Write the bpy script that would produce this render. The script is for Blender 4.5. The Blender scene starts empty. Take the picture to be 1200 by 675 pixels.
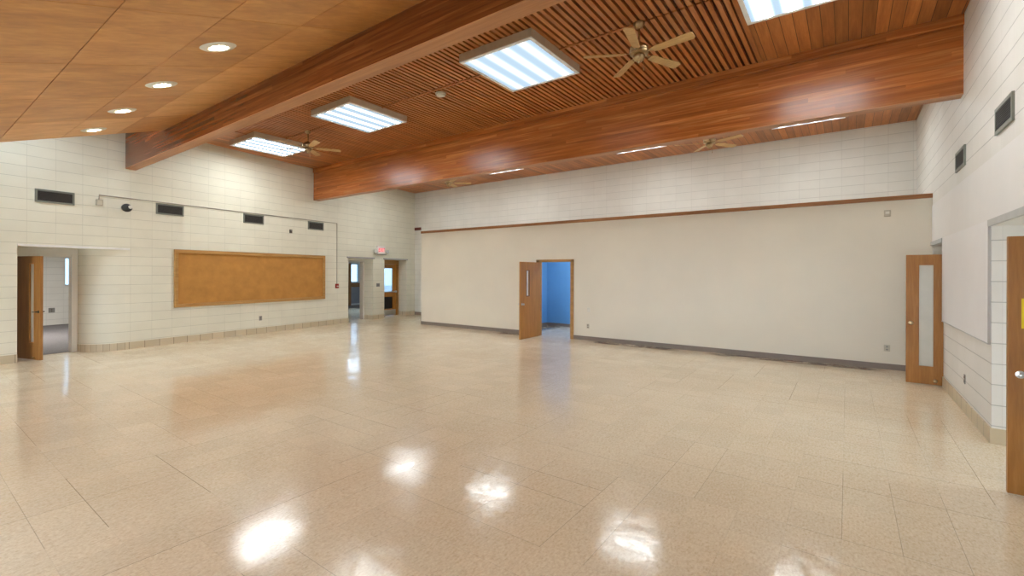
import bpy, bmesh, math, random
from mathutils import Vector, Matrix
random.seed(7)
S = bpy.context.scene
COL = S.collection
PI = math.pi

# ------------------------------------------------------------------ camera, world, exposure
cam = bpy.data.cameras.new('camera')
camo = bpy.data.objects.new('camera', cam)
COL.objects.link(camo)
cam.sensor_width = 36.0
cam.lens = 539.43 / 1200 * 36
cam.shift_y = -17.2 / 1200
cam.clip_start = 0.05
camo.matrix_world = (Matrix.Translation((0, 0, 1.78)) @ Matrix.Rotation(0.6298, 4, 'Z')
                     @ Matrix.Rotation(PI / 2, 4, 'X') @ Matrix.Rotation(0.0028, 4, 'Z'))
S.camera = camo
S.view_settings.view_transform = 'Standard'
S.view_settings.look = 'None'
S.view_settings.gamma = 1.0
S.view_settings.use_curve_mapping = False
S.view_settings.exposure = 2.0

W = bpy.data.worlds.new('world')
S.world = W
W.use_nodes = True
bg = W.node_tree.nodes['Background']
bg.inputs[0].default_value = (0.80, 0.90, 1.0, 1)
bg.inputs[1].default_value = 3.6

# ------------------------------------------------------------------ material helpers
def new_mat(name):
    m = bpy.data.materials.new(name)
    m.use_nodes = True
    nt = m.node_tree
    return m, nt, nt.nodes['Principled BSDF']

def N(nt, t, **kw):
    n = nt.nodes.new(t)
    for k, v in kw.items():
        setattr(n, k, v)
    return n

def lk(nt, a, b):
    nt.links.new(a, b)

def math_n(nt, op, a, b=None, c=None):
    n = N(nt, 'ShaderNodeMath', operation=op)
    for i, v in enumerate((a, b, c)):
        if v is None:
            continue
        if isinstance(v, (int, float)):
            n.inputs[i].default_value = v
        else:
            lk(nt, v, n.inputs[i])
    return n.outputs[0]

def ramp(nt, fac, stops):
    r = N(nt, 'ShaderNodeValToRGB')
    e = r.color_ramp.elements
    while len(e) < len(stops):
        e.new(0.5)
    for i, (p, c) in enumerate(stops):
        e[i].position = p
        e[i].color = (*c, 1)
    lk(nt, fac, r.inputs[0])
    return r.outputs[0]

def mix(nt, fac, a, b, mode='MIX'):
    n = N(nt, 'ShaderNodeMix', data_type='RGBA', blend_type=mode)
    for i, v in ((0, fac), (6, a), (7, b)):
        if isinstance(v, (int, float)):
            n.inputs[i].default_value = v
        elif isinstance(v, tuple):
            n.inputs[i].default_value = (*v, 1)
        else:
            lk(nt, v, n.inputs[i])
    return n.outputs[2]

def obj_xyz(nt):
    tc = N(nt, 'ShaderNodeTexCoord')
    sp = N(nt, 'ShaderNodeSeparateXYZ')
    lk(nt, tc.outputs['Object'], sp.inputs[0])
    return sp.outputs[0], sp.outputs[1], sp.outputs[2], tc.outputs['Object']

def comb(nt, x, y, z):
    n = N(nt, 'ShaderNodeCombineXYZ')
    for i, v in enumerate((x, y, z)):
        if isinstance(v, (int, float)):
            n.inputs[i].default_value = v
        else:
            lk(nt, v, n.inputs[i])
    return n.outputs[0]

def noise(nt, vec, scale, detail=3.0, rough=0.55, dist=0.0):
    n = N(nt, 'ShaderNodeTexNoise')
    n.inputs['Scale'].default_value = scale
    n.inputs['Detail'].default_value = detail
    n.inputs['Roughness'].default_value = rough
    n.inputs['Distortion'].default_value = dist
    lk(nt, vec, n.inputs['Vector'])
    return n.outputs['Fac']

def bump(nt, h, strength, dist, bsdf):
    b = N(nt, 'ShaderNodeBump')
    b.inputs['Strength'].default_value = strength
    b.inputs['Distance'].default_value = dist
    lk(nt, h, b.inputs['Height'])
    lk(nt, b.outputs[0], bsdf.inputs['Normal'])

def plain(name, col, rough=0.5, metal=0.0, var=0.06, scale=6.0):
    m, nt, b = new_mat(name)
    x, y, z, v = obj_xyz(nt)
    f = noise(nt, v, scale)
    c = ramp(nt, f, [(0.3, tuple(k * (1 - var) for k in col)), (0.7, tuple(min(1, k * (1 + var)) for k in col))])
    lk(nt, c, b.inputs['Base Color'])
    b.inputs['Roughness'].default_value = rough
    b.inputs['Metallic'].default_value = metal
    return m

def wood(name, dark, mid, light, axis='X', rough=0.35, stretch=14.0, scale=1.0, board=None, board_axis='Z',
         var=0.35, gap=0.0, spec=0.5, rows=None):
    """axis: the grain direction; board: width of the separate boards across board_axis."""
    m, nt, b = new_mat(name)
    x, y, z, v = obj_xyz(nt)
    a = {'X': x, 'Y': y, 'Z': z}
    s = {k: scale * 9.0 for k in 'XYZ'}
    s[axis] = scale * 9.0 / stretch
    sc = {k: math_n(nt, 'MULTIPLY', a[k], s[k]) for k in 'XYZ'}
    tone = None
    if board:
        q = math_n(nt, 'DIVIDE', a[board_axis], board)
        idx = math_n(nt, 'FLOOR', q)
        fr = math_n(nt, 'FRACT', q)
        idx2 = 0.0
        if rows:
            ax2, ln = rows
            off = math_n(nt, 'MULTIPLY', idx, 0.37 if board_axis != ax2 else 0.0)
            idx2 = math_n(nt, 'FLOOR', math_n(nt, 'ADD', math_n(nt, 'DIVIDE', a[ax2], ln), off))
        wn = N(nt, 'ShaderNodeTexWhiteNoise', noise_dimensions='3D')
        lk(nt, comb(nt, idx, idx2, 3.3), wn.inputs['Vector'])
        tone = wn.outputs['Value']
        shift = math_n(nt, 'MULTIPLY', tone, 37.0)
        sc[axis] = math_n(nt, 'ADD', sc[axis], shift)
    vec = comb(nt, sc['X'], sc['Y'], sc['Z'])
    n1 = noise(nt, vec, 1.0, 4.0, 0.6, 0.6)
    n2 = noise(nt, vec, 4.5, 3.0, 0.6, 0.2)
    f = math_n(nt, 'ADD', math_n(nt, 'MULTIPLY', n1, 0.65), math_n(nt, 'MULTIPLY', n2, 0.35))
    c = ramp(nt, f, [(0.3, dark), (0.5, mid), (0.68, light)])
    if tone is not None:
        t = math_n(nt, 'ADD', math_n(nt, 'MULTIPLY', tone, 2 * var), 1.0 - var)
        c = mix(nt, 1.0, c, comb(nt, t, t, t), 'MULTIPLY')
        if gap:
            g = math_n(nt, 'LESS_THAN', fr, gap)
            c = mix(nt, g, c, tuple(k * 0.18 for k in dark))
    lk(nt, c, b.inputs['Base Color'])
    b.inputs['Roughness'].default_value = rough
    b.inputs['Specular IOR Level'].default_value = spec
    bump(nt, n2, 0.12, 0.004, b)
    return m

def block_mat(name, col, mortar, width=0.432, bstr=0.5, vfade=1.0):
    """painted concrete block: local x (+y on returns) along the wall, z up"""
    m, nt, b = new_mat(name)
    x, y, z, v = obj_xyz(nt)
    u = math_n(nt, 'ADD', x, y)
    vec = comb(nt, u, math_n(nt, 'SUBTRACT', z, 0.189), 0.0)
    sx = N(nt, 'ShaderNodeSeparateXYZ'); lk(nt, vec, sx.inputs[0])
    qv, qh = math_n(nt, 'DIVIDE', sx.outputs[0], width), math_n(nt, 'DIVIDE', sx.outputs[1], 0.217)
    def joint(q, per, half):
        d = math_n(nt, 'ABSOLUTE', math_n(nt, 'SUBTRACT', math_n(nt, 'FRACT', math_n(nt, 'ADD', q, 0.5)), 0.5))
        mr = N(nt, 'ShaderNodeMapRange'); mr.inputs[1].default_value = half / per * 0.4; mr.inputs[2].default_value = half / per
        mr.inputs[3].default_value = 1.0; mr.inputs[4].default_value = 0.0
        lk(nt, d, mr.inputs[0])
        return mr.outputs[0]
    wv = noise(nt, vec, 2.1, 2.0)
    mort = math_n(nt, 'MAXIMUM', math_n(nt, 'MULTIPLY', joint(qv, width, 0.005), math_n(nt, 'MULTIPLY', wv, 0.95 * vfade)),
                  math_n(nt, 'MULTIPLY', joint(qh, 0.217, 0.0065), math_n(nt, 'ADD', math_n(nt, 'MULTIPLY', wv, 0.8), 0.4)))
    wb = N(nt, 'ShaderNodeTexWhiteNoise', noise_dimensions='2D')
    lk(nt, comb(nt, math_n(nt, 'FLOOR', qv), math_n(nt, 'FLOOR', qh), 0.0), wb.inputs['Vector'])
    tb = math_n(nt, 'ADD', math_n(nt, 'MULTIPLY', wb.outputs['Value'], 0.035), 0.965)
    cb = mix(nt, 1.0, col, comb(nt, tb, tb, tb), 'MULTIPLY')
    cb = mix(nt, mort, cb, mortar)
    f = noise(nt, v, 1.3, 4.0)
    g = noise(nt, v, 45.0, 2.0)
    c = mix(nt, 1.0, cb, ramp(nt, f, [(0.3, (0.92, 0.915, 0.90)), (0.7, (1, 1, 1))]), 'MULTIPLY')
    lk(nt, c, b.inputs['Base Color'])
    b.inputs['Roughness'].default_value = 0.55
    h = math_n(nt, 'ADD', math_n(nt, 'MULTIPLY', mort, -1.0), math_n(nt, 'MULTIPLY', g, 0.25))
    bump(nt, h, bstr, 0.006, b)
    return m

def base_tile_mat(name, col, joint, width=0.3, op='ADD'):
    m, nt, b = new_mat(name)
    x, y, z, v = obj_xyz(nt)
    u = math_n(nt, op, x, y)
    q = math_n(nt, 'DIVIDE', u, width)
    fr = math_n(nt, 'FRACT', q)
    idx = math_n(nt, 'FLOOR', q)
    wn = N(nt, 'ShaderNodeTexWhiteNoise', noise_dimensions='1D')
    lk(nt, idx, wn.inputs['W'])
    t = math_n(nt, 'ADD', math_n(nt, 'MULTIPLY', wn.outputs['Value'], 0.14), 0.9)
    c = mix(nt, 1.0, col, comb(nt, t, t, t), 'MULTIPLY')
    g = math_n(nt, 'LESS_THAN', fr, 0.045)
    c = mix(nt, g, c, joint)
    lk(nt, c, b.inputs['Base Color'])
    b.inputs['Roughness'].default_value = 0.4
    return m

def floor_mat(name):
    m, nt, b = new_mat(name)
    x, y, z, v = obj_xyz(nt)
    T = 0.318
    qx = math_n(nt, 'DIVIDE', math_n(nt, 'ADD', x, 1.62), T)
    qy = math_n(nt, 'DIVIDE', math_n(nt, 'SUBTRACT', y, 2.53), T)
    ix, iy = math_n(nt, 'FLOOR', qx), math_n(nt, 'FLOOR', qy)
    fx, fy = math_n(nt, 'FRACT', qx), math_n(nt, 'FRACT', qy)
    wn = N(nt, 'ShaderNodeTexWhiteNoise', noise_dimensions='3D')
    lk(nt, comb(nt, ix, iy, 1.7), wn.inputs['Vector'])
    # speckled vinyl: short streaks, turned on every other tile
    st = noise(nt, comb(nt, math_n(nt, 'MULTIPLY', x, 70), math_n(nt, 'MULTIPLY', y, 26), wn.outputs['Value']), 1.0, 3.0, 0.65)
    sp = noise(nt, v, 55.0, 2.0, 0.7)
    sm = noise(nt, v, 0.55, 3.0, 0.5)
    c = ramp(nt, st, [(0.26, (0.60, 0.475, 0.31)), (0.46, (0.765, 0.655, 0.475)), (0.66, (0.85, 0.765, 0.60))])
    c = mix(nt, 0.35, c, ramp(nt, sp, [(0.32, (0.58, 0.45, 0.29)), (0.62, (0.84, 0.75, 0.585))]))
    t = math_n(nt, 'ADD', math_n(nt, 'MULTIPLY', wn.outputs['Value'], 0.05), 0.975)
    c = mix(nt, 1.0, c, comb(nt, t, t, t), 'MULTIPLY')
    c = mix(nt, 1.0, c, ramp(nt, sm, [(0.35, (0.93, 0.90, 0.86)), (0.65, (1, 1, 1))]), 'MULTIPLY')
    # seams: hairlines, some of them open and dark
    def seam(f, idx, other, k):
        w2 = N(nt, 'ShaderNodeTexWhiteNoise', noise_dimensions='3D')
        lk(nt, comb(nt, idx, math_n(nt, 'FLOOR', math_n(nt, 'DIVIDE', other, 4.0)), k), w2.inputs['Vector'])
        near = math_n(nt, 'LESS_THAN', f, 0.014)
        amt = math_n(nt, 'ADD', math_n(nt, 'MULTIPLY', math_n(nt, 'POWER', w2.outputs['Value'], 4.0), 0.65), 0.06)
        return math_n(nt, 'MULTIPLY', near, amt)
    sg = math_n(nt, 'MAXIMUM', seam(fx, ix, iy, 5.1), seam(fy, iy, ix, 9.2))
    c = mix(nt, sg, c, (0.13, 0.085, 0.05))
    # scuffed adhesive and dirt where the base has lifted along the partition
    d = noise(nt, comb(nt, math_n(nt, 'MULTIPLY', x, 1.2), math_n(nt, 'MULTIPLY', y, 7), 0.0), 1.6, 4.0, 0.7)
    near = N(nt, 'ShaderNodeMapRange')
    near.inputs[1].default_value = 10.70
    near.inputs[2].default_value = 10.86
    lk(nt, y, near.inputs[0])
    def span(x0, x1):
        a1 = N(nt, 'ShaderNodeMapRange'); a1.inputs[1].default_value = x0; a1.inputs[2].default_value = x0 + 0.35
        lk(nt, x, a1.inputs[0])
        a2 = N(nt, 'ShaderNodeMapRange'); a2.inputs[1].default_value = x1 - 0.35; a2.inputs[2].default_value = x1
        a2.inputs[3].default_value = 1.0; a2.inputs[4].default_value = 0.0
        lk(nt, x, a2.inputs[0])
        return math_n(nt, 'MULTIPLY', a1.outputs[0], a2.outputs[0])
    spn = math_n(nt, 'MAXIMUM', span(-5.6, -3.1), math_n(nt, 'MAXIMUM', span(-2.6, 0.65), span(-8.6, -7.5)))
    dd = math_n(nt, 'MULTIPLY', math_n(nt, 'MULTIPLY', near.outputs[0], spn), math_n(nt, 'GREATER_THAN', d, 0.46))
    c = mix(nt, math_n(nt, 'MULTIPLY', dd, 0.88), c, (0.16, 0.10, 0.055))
    lk(nt, c, b.inputs['Base Color'])
    # waxed: each tile sits a hair out of level
    wv = noise(nt, v, 2.2, 2.0, 0.5)
    g = N(nt, 'ShaderNodeNewGeometry')
    wc = N(nt, 'ShaderNodeVectorMath', operation='SUBTRACT')
    lk(nt, wn.outputs['Color'], wc.inputs[0]); wc.inputs[1].default_value = (0.5, 0.5, 0.5)
    ws = N(nt, 'ShaderNodeVectorMath', operation='SCALE'); ws.inputs['Scale'].default_value = 0.018
    lk(nt, wc.outputs[0], ws.inputs[0])
    bm_ = N(nt, 'ShaderNodeBump'); bm_.inputs['Strength'].default_value = 0.10; bm_.inputs['Distance'].default_value = 0.02
    fine = noise(nt, v, 24.0, 3.0, 0.6)
    lk(nt, math_n(nt, 'ADD', math_n(nt, 'MULTIPLY', fine, 0.16), wv), bm_.inputs['Height'])
    wa = N(nt, 'ShaderNodeVectorMath', operation='ADD')
    lk(nt, bm_.outputs[0], wa.inputs[0]); lk(nt, ws.outputs[0], wa.inputs[1])
    wnm = N(nt, 'ShaderNodeVectorMath', operation='NORMALIZE'); lk(nt, wa.outputs[0], wnm.inputs[0])
    lk(nt, wnm.outputs[0], b.inputs['Normal'])
    rg = N(nt, 'ShaderNodeMapRange'); rg.inputs[1].default_value = .35; rg.inputs[2].default_value = .65; rg.inputs[3].default_value = .06; rg.inputs[4].default_value = .2
    lk(nt, noise(nt, v, 9.0, 4.0, 0.7), rg.inputs[0]); lk(nt, rg.outputs[0], b.inputs['Roughness'])
    b.inputs['Specular IOR Level'].default_value = 0.55
    return m

def lamp_mat(name, lo, hi, tint_lo, tint_hi, n_tubes, pw, x0, x1):
    """acrylic lens lit by tubes that run along y: brighter under each tube"""
    m, nt, b = new_mat(name)
    x, y, z, v = obj_xyz(nt)
    t = math_n(nt, 'MULTIPLY', math_n(nt, 'DIVIDE', math_n(nt, 'SUBTRACT', x, x0), x1 - x0), n_tubes * 2 * PI)
    s = math_n(nt, 'ADD', math_n(nt, 'MULTIPLY', math_n(nt, 'COSINE', t), -0.5), 0.5)
    s = math_n(nt, 'POWER', s, pw)
    e = N(nt, 'ShaderNodeEmission')
    lk(nt, mix(nt, s, tint_lo, tint_hi), e.inputs['Color'])
    lk(nt, math_n(nt, 'ADD', math_n(nt, 'MULTIPLY', s, hi - lo), lo), e.inputs['Strength'])
    lk(nt, e.outputs[0], nt.nodes['Material Output'].inputs['Surface'])
    return m

def emit(name, col, s):
    m, nt, b = new_mat(name)
    b.inputs['Base Color'].default_value = (0, 0, 0, 1)
    b.inputs['Emission Color'].default_value = (*col, 1)
    b.inputs['Emission Strength'].default_value = s
    return m

def glass_mat(name, tint=(0.95, 0.98, 1.0)):
    m, nt, b = new_mat(name)
    tr = N(nt, 'ShaderNodeBsdfTransparent'); tr.inputs[0].default_value = (*tint, 1)
    gl = N(nt, 'ShaderNodeBsdfGlossy'); gl.inputs['Roughness'].default_value = 0.03
    ms = N(nt, 'ShaderNodeMixShader'); ms.inputs[0].default_value = 0.07
    lk(nt, tr.outputs[0], ms.inputs[1]); lk(nt, gl.outputs[0], ms.inputs[2])
    lk(nt, ms.outputs[0], nt.nodes['Material Output'].inputs['Surface'])
    return m

M = {}
M['block'] = block_mat('painted_block', (0.775, 0.745, 0.615), (0.53, 0.51, 0.41))
M['block_back'] = block_mat('painted_block_back', (0.78, 0.755, 0.69), (0.52, 0.50, 0.45))
M['block_right'] = block_mat('painted_block_right', (0.79, 0.77, 0.72), (0.42, 0.41, 0.375), vfade=0.25)
M['plaster'] = plain('painted_plaster', (0.76, 0.735, 0.67), 0.5, 0, 0.035, 1.2)
M['plaster_right'] = plain('smooth_paint', (0.78, 0.76, 0.73), 0.5, 0, 0.025, 1.2)
M['partition'] = plain('eggshell_cream', (0.79, 0.73, 0.605), 0.42, 0, 0.035, 0.8)
M['white'] = plain('white_paint', (0.8, 0.8, 0.79), 0.4)
M['board_white'] = plain('white_board', (0.80, 0.785, 0.775), 0.38, 0, 0.02, 1.5)
M['blue'] = plain('blue_paint', (0.15, 0.36, 0.62), 0.5, 0, 0.05, 1.2)
M['floor'] = floor_mat('waxed_vinyl_tile')
M['carpet'] = plain('grey_carpet', (0.17, 0.155, 0.15), 0.95, 0, 0.2, 40)
M['base_tile'] = base_tile_mat('glazed_base_tile', (0.60, 0.50, 0.34), (0.30, 0.235, 0.16), 0.31)
M['base_narrow'] = base_tile_mat('glazed_base_tile_narrow', (0.58, 0.48, 0.33), (0.27, 0.21, 0.14), 0.16, 'SUBTRACT')
M['vinyl_base'] = plain('taupe_vinyl_base', (0.235, 0.185, 0.15), 0.45)
M['beam'] = wood('glulam_beam', (0.22, 0.058, 0.012), (0.40, 0.118, 0.024), (0.62, 0.24, 0.065), 'X', 0.27, 26, 1.0,
                 board=0.065, board_axis='Z', var=0.17, rows=('X', 3.1))
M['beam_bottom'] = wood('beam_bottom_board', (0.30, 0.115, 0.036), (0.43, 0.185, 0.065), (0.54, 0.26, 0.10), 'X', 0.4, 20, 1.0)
M['beam_shaded'] = wood('glulam_beam_shaded', (0.085, 0.021, 0.005), (0.165, 0.044, 0.010), (0.28, 0.09, 0.026), 'X', 0.25, 26, 1.0,  # darker copy of the beam wood: shade of the near face put into colour
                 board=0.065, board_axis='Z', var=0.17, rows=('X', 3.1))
M['plank'] = wood('ceiling_planks', (0.27, 0.085, 0.020), (0.40, 0.142, 0.036), (0.52, 0.21, 0.06), 'Y', 0.42, 14, 1.0,
                  board=0.15, board_axis='X', var=0.27, gap=0.05)
M['slat'] = wood('ceiling_slats', (0.33, 0.105, 0.024), (0.46, 0.165, 0.042), (0.56, 0.235, 0.07), 'Y', 0.42, 14, 1.2,
                 board=0.1, board_axis='X', var=0.14)
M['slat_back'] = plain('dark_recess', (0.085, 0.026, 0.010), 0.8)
M['ply'] = wood('plywood', (0.33, 0.145, 0.045), (0.43, 0.20, 0.068), (0.52, 0.265, 0.10), 'Y', 0.45, 7, 0.55)
M['trim'] = wood('stained_trim', (0.22, 0.085, 0.022), (0.33, 0.14, 0.042), (0.42, 0.20, 0.07), 'X', 0.4, 16, 1.5)
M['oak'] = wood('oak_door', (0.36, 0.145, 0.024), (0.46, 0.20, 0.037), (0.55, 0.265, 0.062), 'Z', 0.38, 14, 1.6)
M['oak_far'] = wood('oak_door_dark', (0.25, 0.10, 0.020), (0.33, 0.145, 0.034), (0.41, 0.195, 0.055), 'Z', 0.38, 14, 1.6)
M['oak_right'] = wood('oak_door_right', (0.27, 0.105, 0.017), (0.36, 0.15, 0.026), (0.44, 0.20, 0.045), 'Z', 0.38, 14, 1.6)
M['oak_frame'] = wood('oak_frame', (0.33, 0.16, 0.04), (0.44, 0.23, 0.065), (0.52, 0.29, 0.10), 'X', 0.4, 14, 1.6)
M['cork'] = plain('tan_cork', (0.46, 0.215, 0.047), 0.9, 0, 0.12, 3.5)
M['blade'] = wood('fan_blade', (0.40, 0.225, 0.075), (0.52, 0.31, 0.11), (0.62, 0.40, 0.16), 'X', 0.4, 10, 2.5)
M['brass'] = plain('antique_brass', (0.42, 0.30, 0.16), 0.28, 1.0, 0.25, 20)
M['chrome'] = plain('brushed_steel', (0.62, 0.62, 0.62), 0.28, 1.0)
M['steel'] = plain('painted_steel', (0.50, 0.50, 0.485), 0.45, 0.1)
M['lintel'] = plain('pale_steel_lintel', (0.78, 0.77, 0.74), 0.45)
M['lintel_dark'] = plain('grey_lintel', (0.36, 0.35, 0.34), 0.5)
M['fixture'] = plain('taupe_fixture_metal', (0.60, 0.52, 0.39), 0.4, 0.1)
M['rim'] = plain('white_fixture_rim', (0.86, 0.88, 0.88), 0.35)
M['vent_frame'] = plain('grey_green_vent', (0.21, 0.22, 0.185), 0.4, 0.4)
M['vent_dark'] = plain('dark_vent', (0.045, 0.042, 0.038), 0.5, 0.2)
M['conduit'] = plain('painted_conduit', (0.40, 0.36, 0.29), 0.5)
M['black'] = plain('black_plastic', (0.02, 0.02, 0.02), 0.35)
M['brown'] = plain('brown_plastic', (0.09, 0.06, 0.04), 0.4)
M['grey_plate'] = plain('grey_plate', (0.25, 0.24, 0.22), 0.35, 0.3)
M['almond'] = plain('almond_plastic', (0.52, 0.47, 0.36), 0.4)
M['ivory'] = plain('ivory_plastic', (0.72, 0.69, 0.60), 0.4)
M['red'] = plain('red_plastic', (0.35, 0.03, 0.02), 0.4)
M['darkred'] = plain('dark_red_trim', (0.13, 0.022, 0.012), 0.5)
M['yellow'] = plain('yellow_paper', (0.85, 0.66, 0.01), 0.6)
M['glass'] = glass_mat('clear_glass')
M['tinted'] = glass_mat('sky_dimming_glass', (.30, .36, .41))  # strong tint added to dim the bright sky behind the far panes
M['frost'] = plain('wired_glass', (0.60, 0.585, 0.51), 0.25, 0, 0.03)
M['exit_face'] = plain('exit_white', (0.80, 0.76, 0.74), 0.4)
M['exit_red'] = emit('exit_red_letters', (1.0, 0.07, 0.10), .42)
M['grey_panel'] = plain('grey_panel', (0.33, 0.30, 0.30), 0.6)
M['chalk'] = plain('pale_tape', (0.76, 0.74, 0.67), 0.5)

# ------------------------------------------------------------------ mesh helpers
class MB:
    def __init__(self):
        self.bm = bmesh.new()
    def box(self, lo, hi, bev=0.0, mat4=None):
        r = bmesh.ops.create_cube(self.bm, size=1.0)
        vs = r['verts']
        c = [(a + b) / 2 for a, b in zip(lo, hi)]
        d = [max(abs(b - a), 1e-4) for a, b in zip(lo, hi)]
        for v in vs:
            v.co = Vector([v.co[i] * d[i] + c[i] for i in range(3)])
        if bev:
            es = list({e for v in vs for e in v.link_edges})
            r2 = bmesh.ops.bevel(self.bm, geom=es, offset=bev, segments=2, affect='EDGES', profile=0.5)
            vs = list({v for f in r2['faces'] for v in f.verts} | {v for v in vs if v.is_valid})
        if mat4 is not None:
            for v in vs:
                v.co = mat4 @ v.co
        return self
    def prism(self, pts, z0, z1):
        """pts: xy polygon, extruded in z"""
        a = [self.bm.verts.new((x, y, z0)) for x, y in pts]
        b = [self.bm.verts.new((x, y, z1)) for x, y in pts]
        n = len(pts)
        self.bm.faces.new(a[::-1]); self.bm.faces.new(b)
        for i in range(n):
            self.bm.faces.new((a[i], a[(i + 1) % n], b[(i + 1) % n], b[i]))
        return self
    def face(self, pts):
        self.bm.faces.new([self.bm.verts.new(p) for p in pts])
        return self
    def hexa(self, p):
        """8 corners: 4 of the bottom then 4 of the top"""
        v = [self.bm.verts.new(q) for q in p]
        for f in ((3, 2, 1, 0), (4, 5, 6, 7), (0, 1, 5, 4), (1, 2, 6, 5), (2, 3, 7, 6), (3, 0, 4, 7)):
            self.bm.faces.new([v[i] for i in f])
        return self
    def lathe(self, prof, seg=24, mat4=None):
        """prof: (r, z) pairs about z"""
        rings = []
        for r, z in prof:
            if r < 1e-5:
                rings.append([self.bm.verts.new((0, 0, z))])
            else:
                rings.append([self.bm.verts.new((r * math.cos(2 * PI * k / seg), r * math.sin(2 * PI * k / seg), z)) for k in range(seg)])
        new = [v for r in rings for v in r]
        for A, B in zip(rings, rings[1:]):
            for k in range(seg):
                k2 = (k + 1) % seg
                if len(A) == 1 and len(B) == 1:
                    continue
                if len(A) == 1:
                    self.bm.faces.new((A[0], B[k2], B[k]))
                elif len(B) == 1:
                    self.bm.faces.new((A[k], A[k2], B[0]))
                else:
                    self.bm.faces.new((A[k], A[k2], B[k2], B[k]))
        if mat4 is not None:
            for v in new:
                v.co = mat4 @ v.co
        return self
    def tube(self, pts, r, seg=10):
        pts = [Vector(p) for p in pts]
        prev = None
        for i, p in enumerate(pts):
            t = (pts[min(i + 1, len(pts) - 1)] - pts[max(i - 1, 0)]).normalized()
            up = Vector((0, 0, 1)) if abs(t.z) < 0.9 else Vector((1, 0, 0))
            a = t.cross(up).normalized(); b = t.cross(a).normalized()
            ring = [self.bm.verts.new(p + r * (math.cos(2 * PI * k / seg) * a + math.sin(2 * PI * k / seg) * b)) for k in range(seg)]
            if prev:
                for k in range(seg):
                    self.bm.faces.new((prev[k], prev[(k + 1) % seg], ring[(k + 1) % seg], ring[k]))
            else:
                self.bm.faces.new(ring[::-1])
            prev = ring
        self.bm.faces.new(prev)
        return self
    def build(self, name, mat, parent=None, smooth=False):
        bmesh.ops.recalc_face_normals(self.bm, faces=self.bm.faces[:])
        me = bpy.data.meshes.new(name)
        self.bm.to_mesh(me); self.bm.free()
        if mat is not None:
            me.materials.append(mat)
        if smooth:
            for p in me.polygons:
                p.use_smooth = True
            me.set_sharp_from_angle(angle=math.radians(40))
        o = bpy.data.objects.new(name, me)
        COL.objects.link(o)
        if parent is not None:
            o.parent = parent
        return o

def tag(o, label, cat, group=None, kind=None):
    o['label'] = label
    o['category'] = cat
    if group: o['group'] = group
    if kind: o['kind'] = kind
    return o

def thing(name, label, cat, loc=(0, 0, 0), rz=0.0, group=None, kind=None):
    o = bpy.data.objects.new(name, None)
    o.empty_display_size = 0.1
    COL.objects.link(o)
    o.location = loc
    o.rotation_euler = (0, 0, rz)
    return tag(o, label, cat, group, kind)

def dup(src, label, loc, rz=None, group=None):
    c = src.copy(); COL.objects.link(c)
    c.location = loc
    if rz is not None:
        c.rotation_euler = (0, 0, rz)
    c['label'] = label
    if group: c['group'] = group
    def rec(a, b):
        for ch in list(a.children):
            d = ch.copy(); COL.objects.link(d); d.parent = b
            d.matrix_parent_inverse = ch.matrix_parent_inverse.copy()
            rec(ch, d)
    rec(src, c)
    return c

def cut_wall(mb, u0, u1, z0, z1, y0, y1, holes):
    """a wall slab in local u/z with rectangular holes (ua, ub, za, zb)"""
    us = sorted({u0, u1, *[h[0] for h in holes], *[h[1] for h in holes]})
    for a, b in zip(us, us[1:]):
        hs = sorted([(h[2], h[3]) for h in holes if h[0] <= a + 1e-6 and h[1] >= b - 1e-6])
        z = z0
        for za, zb in hs:
            if za > z + 1e-6:
                mb.box((a, y0, z), (b, y1, za))
            z = zb
        if z < z1 - 1e-6:
            mb.box((a, y0, z), (b, y1, z1))
    bmesh.ops.remove_doubles(mb.bm, verts=mb.bm.verts[:], dist=1e-5)
    # drop the hidden faces shared by neighbouring slabs
    seen = {}
    for f in mb.bm.faces[:]:
        k = tuple(sorted(v.index for v in f.verts)) if False else tuple(sorted(tuple(round(c, 4) for c in v.co) for v in f.verts))
        seen.setdefault(k, []).append(f)
    kill = [f for fs in seen.values() if len(fs) > 1 for f in fs]
    bmesh.ops.delete(mb.bm, geom=kill, context='FACES_ONLY')

# ------------------------------------------------------------------ dimensions
FILL_WINS = [(-12.0 + 2.2 * k, -12.0 + 2.2 * k + 1.9, 0.6, 2.2) for k in range(6)]
XR = 1.23                      # right wall face
YP, YB = 11.10, 13.51          # partition face, back wall face
ZC = 5.20                      # ceiling underside
ZBM = 4.16                     # beam underside
YN = -3.2                      # near wall face (added windows), behind the camera
# left wall runs at a slight angle: local x along the wall, local y into the wall (away from the hall)
LP, LA = Vector((-12.916, 0, 0)), math.atan2(0.9882, -0.1533)
def lw(s, y=0.0, z=0.0):
    return Vector((-12.916 - 0.1533 * s - 0.9882 * y, 0.9882 * s - 0.1533 * y, z))
def on_left(o):
    o.location = LP; o.rotation_euler = (0, 0, LA); return o
# right wall: local x = world y, local y = world x - XR (into the wall, away from the hall)
def on_right(o):
    o.data.transform(Matrix(((0, 1, 0, XR), (1, 0, 0, 0), (0, 0, 1, 0), (0, 0, 0, 1)))); o.data.flip_normals(); return o
def struct(o, label, cat):
    return tag(o, label, cat, kind='structure')

# ------------------------------------------------------------------ floor
mb = MB(); mb.box((-24.5, YN - 0.2, -0.12), (4.7, 20.5, 0.0))
struct(mb.build('floor', M['floor']), 'glossy cream speckled vinyl tile floor of the hall', 'floor')

# ------------------------------------------------------------------ left wall with three recessed doorways
S_END = 13.86
mb = MB()
cut_wall(mb, -3.4, S_END, 0, 5.5, 0, 0.65,
         [(1.60, 3.36, 0, 2.29), (9.99, 11.20, 0, 2.31), (11.82, 13.14, 0, 2.31)])
wl = on_left(mb.build('wall_left', M['block']))
struct(wl, 'cream painted concrete block wall on the left with three recessed doorways', 'wall')
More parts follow.
